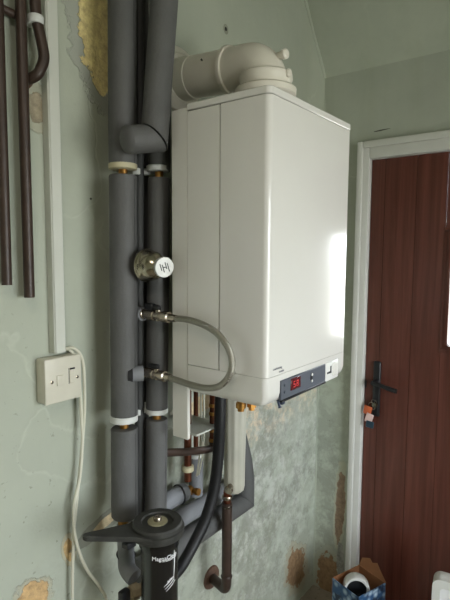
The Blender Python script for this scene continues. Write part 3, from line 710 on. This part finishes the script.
box(bm, (1.01, WY-.006, 1.060), (1.13, WY-.001, 1.10)); tag(obj('bracket_plate', bm, 'pvc', origin=(1.07, 1.0, 1.094)), 'small white metal bracket plate holding the copper pipes under the boiler', 'bracket')
for i, (x, d) in enumerate(((1.085, .0), (1.100, .015))):
    lab = ('thin white wire slanting down behind the bracket plate, left one', 'thin white wire slanting down behind the bracket plate, right one')[i]
    tag(obj('thin_wire', tube(nb(), smooth_path([(1.13+d, .965, 1.30), (1.128+d, .96, 1.09), (1.105+d, .945, 1.0), (1.085+d*.6, .94, .935)], 6), .0026, 8), 'cable', origin=(1.085, .94, .93)), lab, 'cable')
# black hose
hp_ = [(1.085, .850, 1.30), (1.085, .852, 1.15), (1.088, .860, 1.03), (1.082, .868, .93), (1.055, .876, .845), (1.015, .885, .785), (.970, .893, .735), (.925, .905, .695), (.895, .92, .60), (.89, .93, .45)]
t = thing('rubber_hose', 'thick black corrugated hose curving from boiler to behind black filter', 'hose', (.89, .93, .45))
P = smooth_path(hp_, 26); bm = nb(); tube(bm, P, [.0165+(.0005 if i % 2 else -.0003) for i in range(len(P))], 18); obj('hose_body', bm, 'rubber', t)
# white trap and brown waste pipe
t = thing('condensate_trap', 'long off-white plastic condensate trap hanging under the boiler', 'trap', (1.232, .915, .83))
bm = nb(); tx, ty = 1.237, .912
pr_ = [(1.30, .038), (1.10, .0370), (.93, .0340), (.862, .0335), (.846, .0300), (.838, .022), (.836, .0)]
n = 48; rings = []
for z, r in pr_:
    rings.append([bm.verts.new((tx+r*(1+.035*math.cos(10*2*PI*k/n))*math.cos(2*PI*k/n), ty+r*(1+.035*math.cos(10*2*PI*k/n))*math.sin(2*PI*k/n), z)) for k in range(n)] if r else [bm.verts.new((tx, ty, z))])
for a, c in zip(rings, rings[1:]):
    for k in range(n):
        if len(c) == 1: bm.faces.new((a[k], a[(k+1) % n], c[0]))
        else: bm.faces.new((a[k], a[(k+1) % n], c[(k+1) % n], c[k]))
bm.faces.new(rings[0]); obj('trap_body', bm, 'trap', t)
bm = nb(); lathe(bm, (1.212, .905, .870), (-1, -.2, -.4), [(0, .010), (.016, .010), (.017, .014), (.026, .014)], 14); obj('trap_outlet', bm, 'nickel', t)
t = thing('waste_pipe', 'brown waste pipe dropping from the trap to an elbow into the wall', 'pipe', (1.232, .94, .48))
wx_, wy_ = 1.2235, .930
bm = nb(); tube(bm, fillet([(wx_, wy_, .838), (wx_, wy_, .800)], .01), .0125, 18); obj('pipe_neck', bm, 'copper', t)
for z in (.812, .782):
    bm = nb(); lathe(bm, (wx_, wy_, z), (0, 0, 1), [(0, .0150), (.002, .0165), (.010, .0165), (.012, .0150)], 20); obj('hose_clamp', bm, 'nickel', t)
bm = nb(); tube(bm, fillet([(wx_, wy_, .800), (wx_, wy_, .70), (wx_+.007, wy_+.006, .492), (1.285, WY-.002, .462)], .03), .0165, 20); obj('pipe_tube', bm, 'copper_old', t)
bm = nb(); lathe(bm, (wx_+.006, wy_+.005, .548), (0, 0, -1), [(0, .0175), (.004, .0195), (.010, .0185)], 20); obj('elbow_socket', bm, 'copper_old', t)
bm = nb(); lathe(bm, (1.285, WY-.0005, .462), (0, -1, 0), [(0, .041), (.006, .038), (.010, .028), (.012, .018)], 32); tag(obj('wall_rosette', bm, 'rust', origin=(1.262, WY, .50)), 'round rusty brown collar on the wall behind the waste pipe elbow', 'wall collar')

# ================================================================= MAGNETIC FILTER
CX, CY = .783, .800; LZ = .976
t = thing('magnetic_filter', 'black canister filter with white lettering below the lagged pipes', 'filter', (CX, CY, .70))
CB = Vector((CX+.006, CY, .58))
bm = nb(); lathe(bm, CB, (0, 0, 1), [(0, .030), (.004, .040), (.02, .0435), (.335, .0435), (.340, .047), (.360, .047)], 44); can = obj('canister', bm, 'black', t)
bm = nb(); cc = Vector((CX+.001, CY, LZ))
lathe(bm, cc-Vector((0, 0, .030)), (0, 0, 1), [(0, .046), (.002, .0610), (.010, .0625), (.018, .0625), (.020, .0585), (.028, .0585), (.032, .0550), (.0325, .038), (.029, .036), (.029, .0)], 48); lid = obj('lid', bm, 'lidtop', t)
bm = nb(); lathe(bm, cc-Vector((0, 0, .002)), (0, 0, 1), [(0, .024), (.003, .023), (.004, .017), (.0045, .0)], 28); obj('dusty_ring', bm, 'dust', lid)
bm = nb(); lathe(bm, cc, (0, 0, 1), [(0, .0095), (.009, .0095), (.011, .008), (.011, .005), (.007, .0045), (.007, .0)], 18); obj('bleed_screw', bm, 'nickel', lid)
# flat spanner-like tail of the clamp ring
tip = Vector((.628, .872)); c2 = Vector((cc.x, cc.y)); d2 = (tip-c2); L = d2.length; d2.normalize(); s2 = Vector((-d2.y, d2.x))
poly = [];
for k in range(-8, 9):
    a = k/8*1.35; poly.append(tip+d2*(.011*math.cos(a)-.011)+s2*(.011*math.sin(a)))
poly = [tip+d2*(.010*math.cos(k/6*1.45)-.010)+s2*(.010*math.sin(k/6*1.45)) for k in range(-6, 7)]
poly += [c2+d2*.060+s2*.034, c2+d2*.035+s2*.053, c2+s2*.061, c2-s2*.061, c2+d2*.035-s2*.053, c2+d2*.060-s2*.034]
bm = nb(); prism(bm, [(p.x, p.y) for p in poly], 'Z', LZ-.030, LZ-.018, .002, 1); 
for v_ in bm.verts: v_.co.z += .004+.026*max(0, (Vector((v_.co.x, v_.co.y))-c2).dot(d2)/L)**1.2
arm = obj('clamp_tail', bm, 'lidtop', t)
bm = nb(); h0 = tip-d2*.014; lathe(bm, (h0.x, h0.y, LZ+.0095), (0, 0, 1), [(0, .0062), (.0005, .0062)], 16); obj('tail_hole', bm, 'dark', arm)
bm = nb(); q0 = c2+d2*.068; box(bm, (q0.x-.014, q0.y-.010, LZ-.046), (q0.x+.014, q0.y+.012, LZ-.030), .003, 1); obj('clamp_bolt', bm, 'dark', arm)
# lettering wraps round the canister
def on_can(a0, z0, up=False, sl=0.):
    def fn(x, y, z):
        if up: x, y = -y, x
        y += sl*x
        a = a0+x/.0437; r = .0437+z
        return (CB.x+math.cos(a)*r, CB.y+math.sin(a)*r, z0+y)
    return fn
va = math.atan2(-CB.y, -CB.x)                # towards the room
bm = text_bm('MagnaClean', .0135, on_can(va-.40, .903, sl=-.02)); obj('lettering', bm, 'white', can, False, label='white brand lettering')
bm = text_bm('Professional', .0080, on_can(va+.16, .898)); obj('lettering', bm, 'white', can, False)
bm = nb()
def cpt(a, z, r=.0441): return Vector((CB.x+math.cos(a)*r, CB.y+math.sin(a)*r, z))
tube(bm, [cpt(va+.86+.05*math.sin(k*.5), .940-.012*k) for k in range(9)], [.0003+.0009*math.sin(PI*(k+.3)/9) for k in range(9)], 8); obj('logo_stripe', bm, 'white', can)
bm = nb()
for j in range(3):
    tube(bm, [cpt(va+.22+.10*k+.06*j, .838-.006*j+.0028*k) for k in range(7)], [.0003+(.0007-.0001*j)*math.sin(PI*(k+.3)/7) for k in range(7)], 6)
obj('logo_swoosh', bm, 'white', can)
bm = text_bm('adey', .009, on_can(va+.42, .846, sl=.3)); obj('lettering', bm, 'white', can, False)

# valves and pipe stub beside the filter
t = thing('lagged_pipe', 'short grey lagged stub between the black filter and the wall', 'pipe', (.812, .945, .79))
bm = nb(); tube(bm, fillet([(.812, .945, .905), (.812, .945, .83), (.80, .93, .795), (.80, .90, .785)], .03), .0215, 22); obj('insulation_sleeve', bm, 'foam_pale', t)
bm = nb(); tube(bm, [(.812+.023*math.cos(a), .945+.023*math.sin(a), .822+.006*math.sin(a)) for a in [2*PI*i/20 for i in range(21)]], .0022, 8); obj('cable_tie', bm, 'dark', t)
t = thing('isolating_valve', 'dull brass valve with black handle left of the black filter', 'valve', (.82, .90, .755))
bm = nb(); lathe(bm, (.770, .905, .752), (1, -.45, .05), [(0, .016), (.016, .016), (.017, .020), (.036, .020), (.037, .015), (.052, .015), (.053, .021), (.075, .021)], 8); obj('valve_body', bm, 'dull', t)
bm = nb(); lathe(bm, (.812, .870, .755), (-.2, -1, .1), [(0, .010), (.004, .010), (.005, .019), (.018, .0195), (.021, .017)], 20); obj('union_nut', bm, 'brass', t)
bm = nb(); box(bm, (.742, .880, .722), (.768, .912, .746), .005, 2); box(bm, (.748, .885, .735), (.775, .905, .775), .005, 2); obj('valve_handle', bm, 'dark', t)
t = thing('brass_coupling', 'brass coupling with paper tags under the left thick lagged pipe', 'coupling', (.808, .945, .90))
bm = nb(); lathe(bm, (.808, .950, .925), (0, 0, -1), [(0, .016), (.006, .016), (.007, .013), (.020, .013)], 6); obj('coupling_nut', bm, 'brass', t)
for (x, z, a) in ((.793, .922, .1), (.806, .906, -.15), (.818, .914, .2)):
    bm = nb(); box(bm, (x-.010, .9085, z-.007), (x+.010, .9100, z+.007), 0, 1, Matrix.Translation((x, .909, z)) @ Matrix.Rotation(a, 4, 'Y') @ Matrix.Translation((-x, -.909, -z))); obj('paper_tag', bm, 'label', t, False)
# round plastic disc behind the canister
bm = nb(); lathe(bm, (1.06, WY-.0005, .66), (0, -1, 0), [(0, .048), (.003, .047), (.004, .040), (.004, .0)], 32); tag(obj('pipe_cover_disc', bm, 'pale_plastic', origin=(1.06, WY, .66)), 'pale round cover disc on the wall behind the black hose', 'wall cover')

# ================================================================= FLOOR CORNER: BOX, ROLL, TUB
Rr = Vector((1.869, .626)); Bk = Vector((1.862, .800)); Fr = Vector((1.690, .690)); 
u = (Fr-Rr); v = Vector((-u.y, u.x)).normalized();
if v.dot(Bk-Rr) < 0: v = -v
Wb, Db = .158, .138; u.normalize()
t = thing('cardboard_box', 'open cardboard box with blue printed side near the door', 'box', (Rr.x+u.x*.1, Rr.y+u.y*.1+.05, 0))
def cpnt(a, d_, z): p = Rr+u*a+v*d_; return Vector((p.x, p.y, z))
def panel(bm, pts, th):
    """thick sheet from a quad"""
    nrm = (pts[1]-pts[0]).cross(pts[2]-pts[0]).normalized()*th
    A = [bm.verts.new(p) for p in pts]; B = [bm.verts.new(p+nrm) for p in pts]; k_ = len(pts)
    bm.faces.new(A); bm.faces.new(B[::-1])
    for k in range(k_): bm.faces.new((A[k], A[(k+1) % k_], B[(k+1) % k_], B[k]))
bm = nb(); panel(bm, [cpnt(0, 0, .001), cpnt(Wb, 0, .001), cpnt(Wb, 0, .300), cpnt(0, 0, .300)], .003); obj('printed_side', bm, 'blue', t, False)
bm = nb(); panel(bm, [cpnt(Wb, 0, .001), cpnt(Wb, Db, .001), cpnt(Wb, Db, .300), cpnt(Wb, 0, .300)], .003); obj('printed_side', bm, 'blue', t, False)
bm = nb(); panel(bm, [cpnt(0, Db, .001), cpnt(0, 0, .001), cpnt(0, 0, .300), cpnt(0, Db, .300)], .003)
panel(bm, [cpnt(Wb, Db, .001), cpnt(0, Db, .001), cpnt(0, Db, .300), cpnt(Wb, Db, .300)], .003); panel(bm, [cpnt(0, 0, .002), cpnt(0, Db, .002), cpnt(Wb, Db, .002), cpnt(Wb, 0, .002)], .003); obj('cardboard_wall', bm, 'card', t, False)
bm = nb()
o_ = v.copy()*0
a_ = -u*.012
def fl_(a, d_, z, out): p = cpnt(a, d_, z); return p+Vector((-u.x, -u.y, 0))*out
pts = [fl_(0, 0, .300, 0), fl_(0, Db, .300, 0), fl_(0, Db-.004, .330, .012), fl_(0, Db*.72, .345, .016), fl_(0, Db*.60, .334, .014), fl_(0, Db*.45, .343, .018), fl_(0, Db*.28, .322, .012)]
panel(bm, pts, .003); obj('flap', bm, 'card', t, False)
# white roll standing in the box
rc = cpnt(.092, .068, .268); axr = Vector((-.80, -.42, .18)).normalized()
bm = nb(); lathe(bm, rc-axr*.035, axr, [(0, .038), (0, .049), (.004, .052), (.056, .052), (.060, .049), (.060, .043), (.056, .040), (.004, .038)], 40)
tr = thing('tape_roll', 'white roll with dark hollow centre poking out of the blue box', 'roll', rc)
obj('roll_rim', bm, 'pale_plastic', tr)
bm = nb(); lathe(bm, rc-axr*.033, axr, [(0, .0395), (.030, .0395), (.031, .0)], 30); obj('dark_core', bm, 'dark', tr)
# white bin at the right edge
t = thing('white_bin', 'white plastic bin with recessed panel whitened like reflected daylight at the bottom right corner', 'bin', (1.80, .30, 0))
Mt = Matrix.Translation((1.75, .424, 0)) @ Matrix.Rotation(math.radians(10), 4, 'Z')
def rr_poly(x0, x1, y0, y1, r, seg=6):
    p = []
    for cx, cy, a0_ in ((x1-r, y1-r, 0), (x0+r, y1-r, PI/2), (x0+r, y0+r, PI), (x1-r, y0+r, 1.5*PI)):
        for k in range(seg+1): a = a0_+k/seg*PI/2; p.append((cx+r*math.cos(a), cy+r*math.sin(a)))
    return p
BZ = .472
bm = nb(); prism(bm, rr_poly(-.31, 0, .002, BZ, .028), 'X', .012, .06, .006, 2)
bm.transform(Mt); obj('bin_body', bm, 'upvc', t)
bm = nb(); outer = rr_poly(-.31, 0, .002, BZ, .028); inner = rr_poly(-.275, -.026, .04, BZ-.030, .012)
for xx in (0., .012):
    pass
vo = [[bm.verts.new((xx, y, z)) for y, z in outer] for xx in (0., .014)]; vi = [[bm.verts.new((xx, y, z)) for y, z in inner] for xx in (0., .014)]
n = len(outer)
for k in range(n):
    k2 = (k+1) % n
    bm.faces.new((vo[0][k], vo[0][k2], vi[0][k2], vi[0][k])); bm.faces.new((vo[0][k], vo[0][k2], vo[1][k2], vo[1][k])); bm.faces.new((vi[0][k], vi[0][k2], vi[1][k2], vi[1][k]))
bm.transform(Mt); obj('bin_rim', bm, 'upvc', t)
bm = nb(); prism(bm, rr_poly(-.276, -.025, .039, BZ-.029, .012), 'X', .008, .013); bm.transform(Mt); obj('bin_reflection_panel', bm, 'white', t)  # whiter panel colour stands in for daylight reflected there
# unseen lamp added beyond the frame to give warm side light
t = thing('added_ceiling_lamp', 'round white ceiling lamp added unseen behind the camera for warm light', 'lamp', (-.55, -.35, 2.9))
bm = nb(); lathe(bm, (-.55, -.35, 2.899), (0, 0, -1), [(0, .16), (.05, .17), (.06, .16), (.062, .0)], 36); obj('added_lamp_body', bm, 'upvc', t)
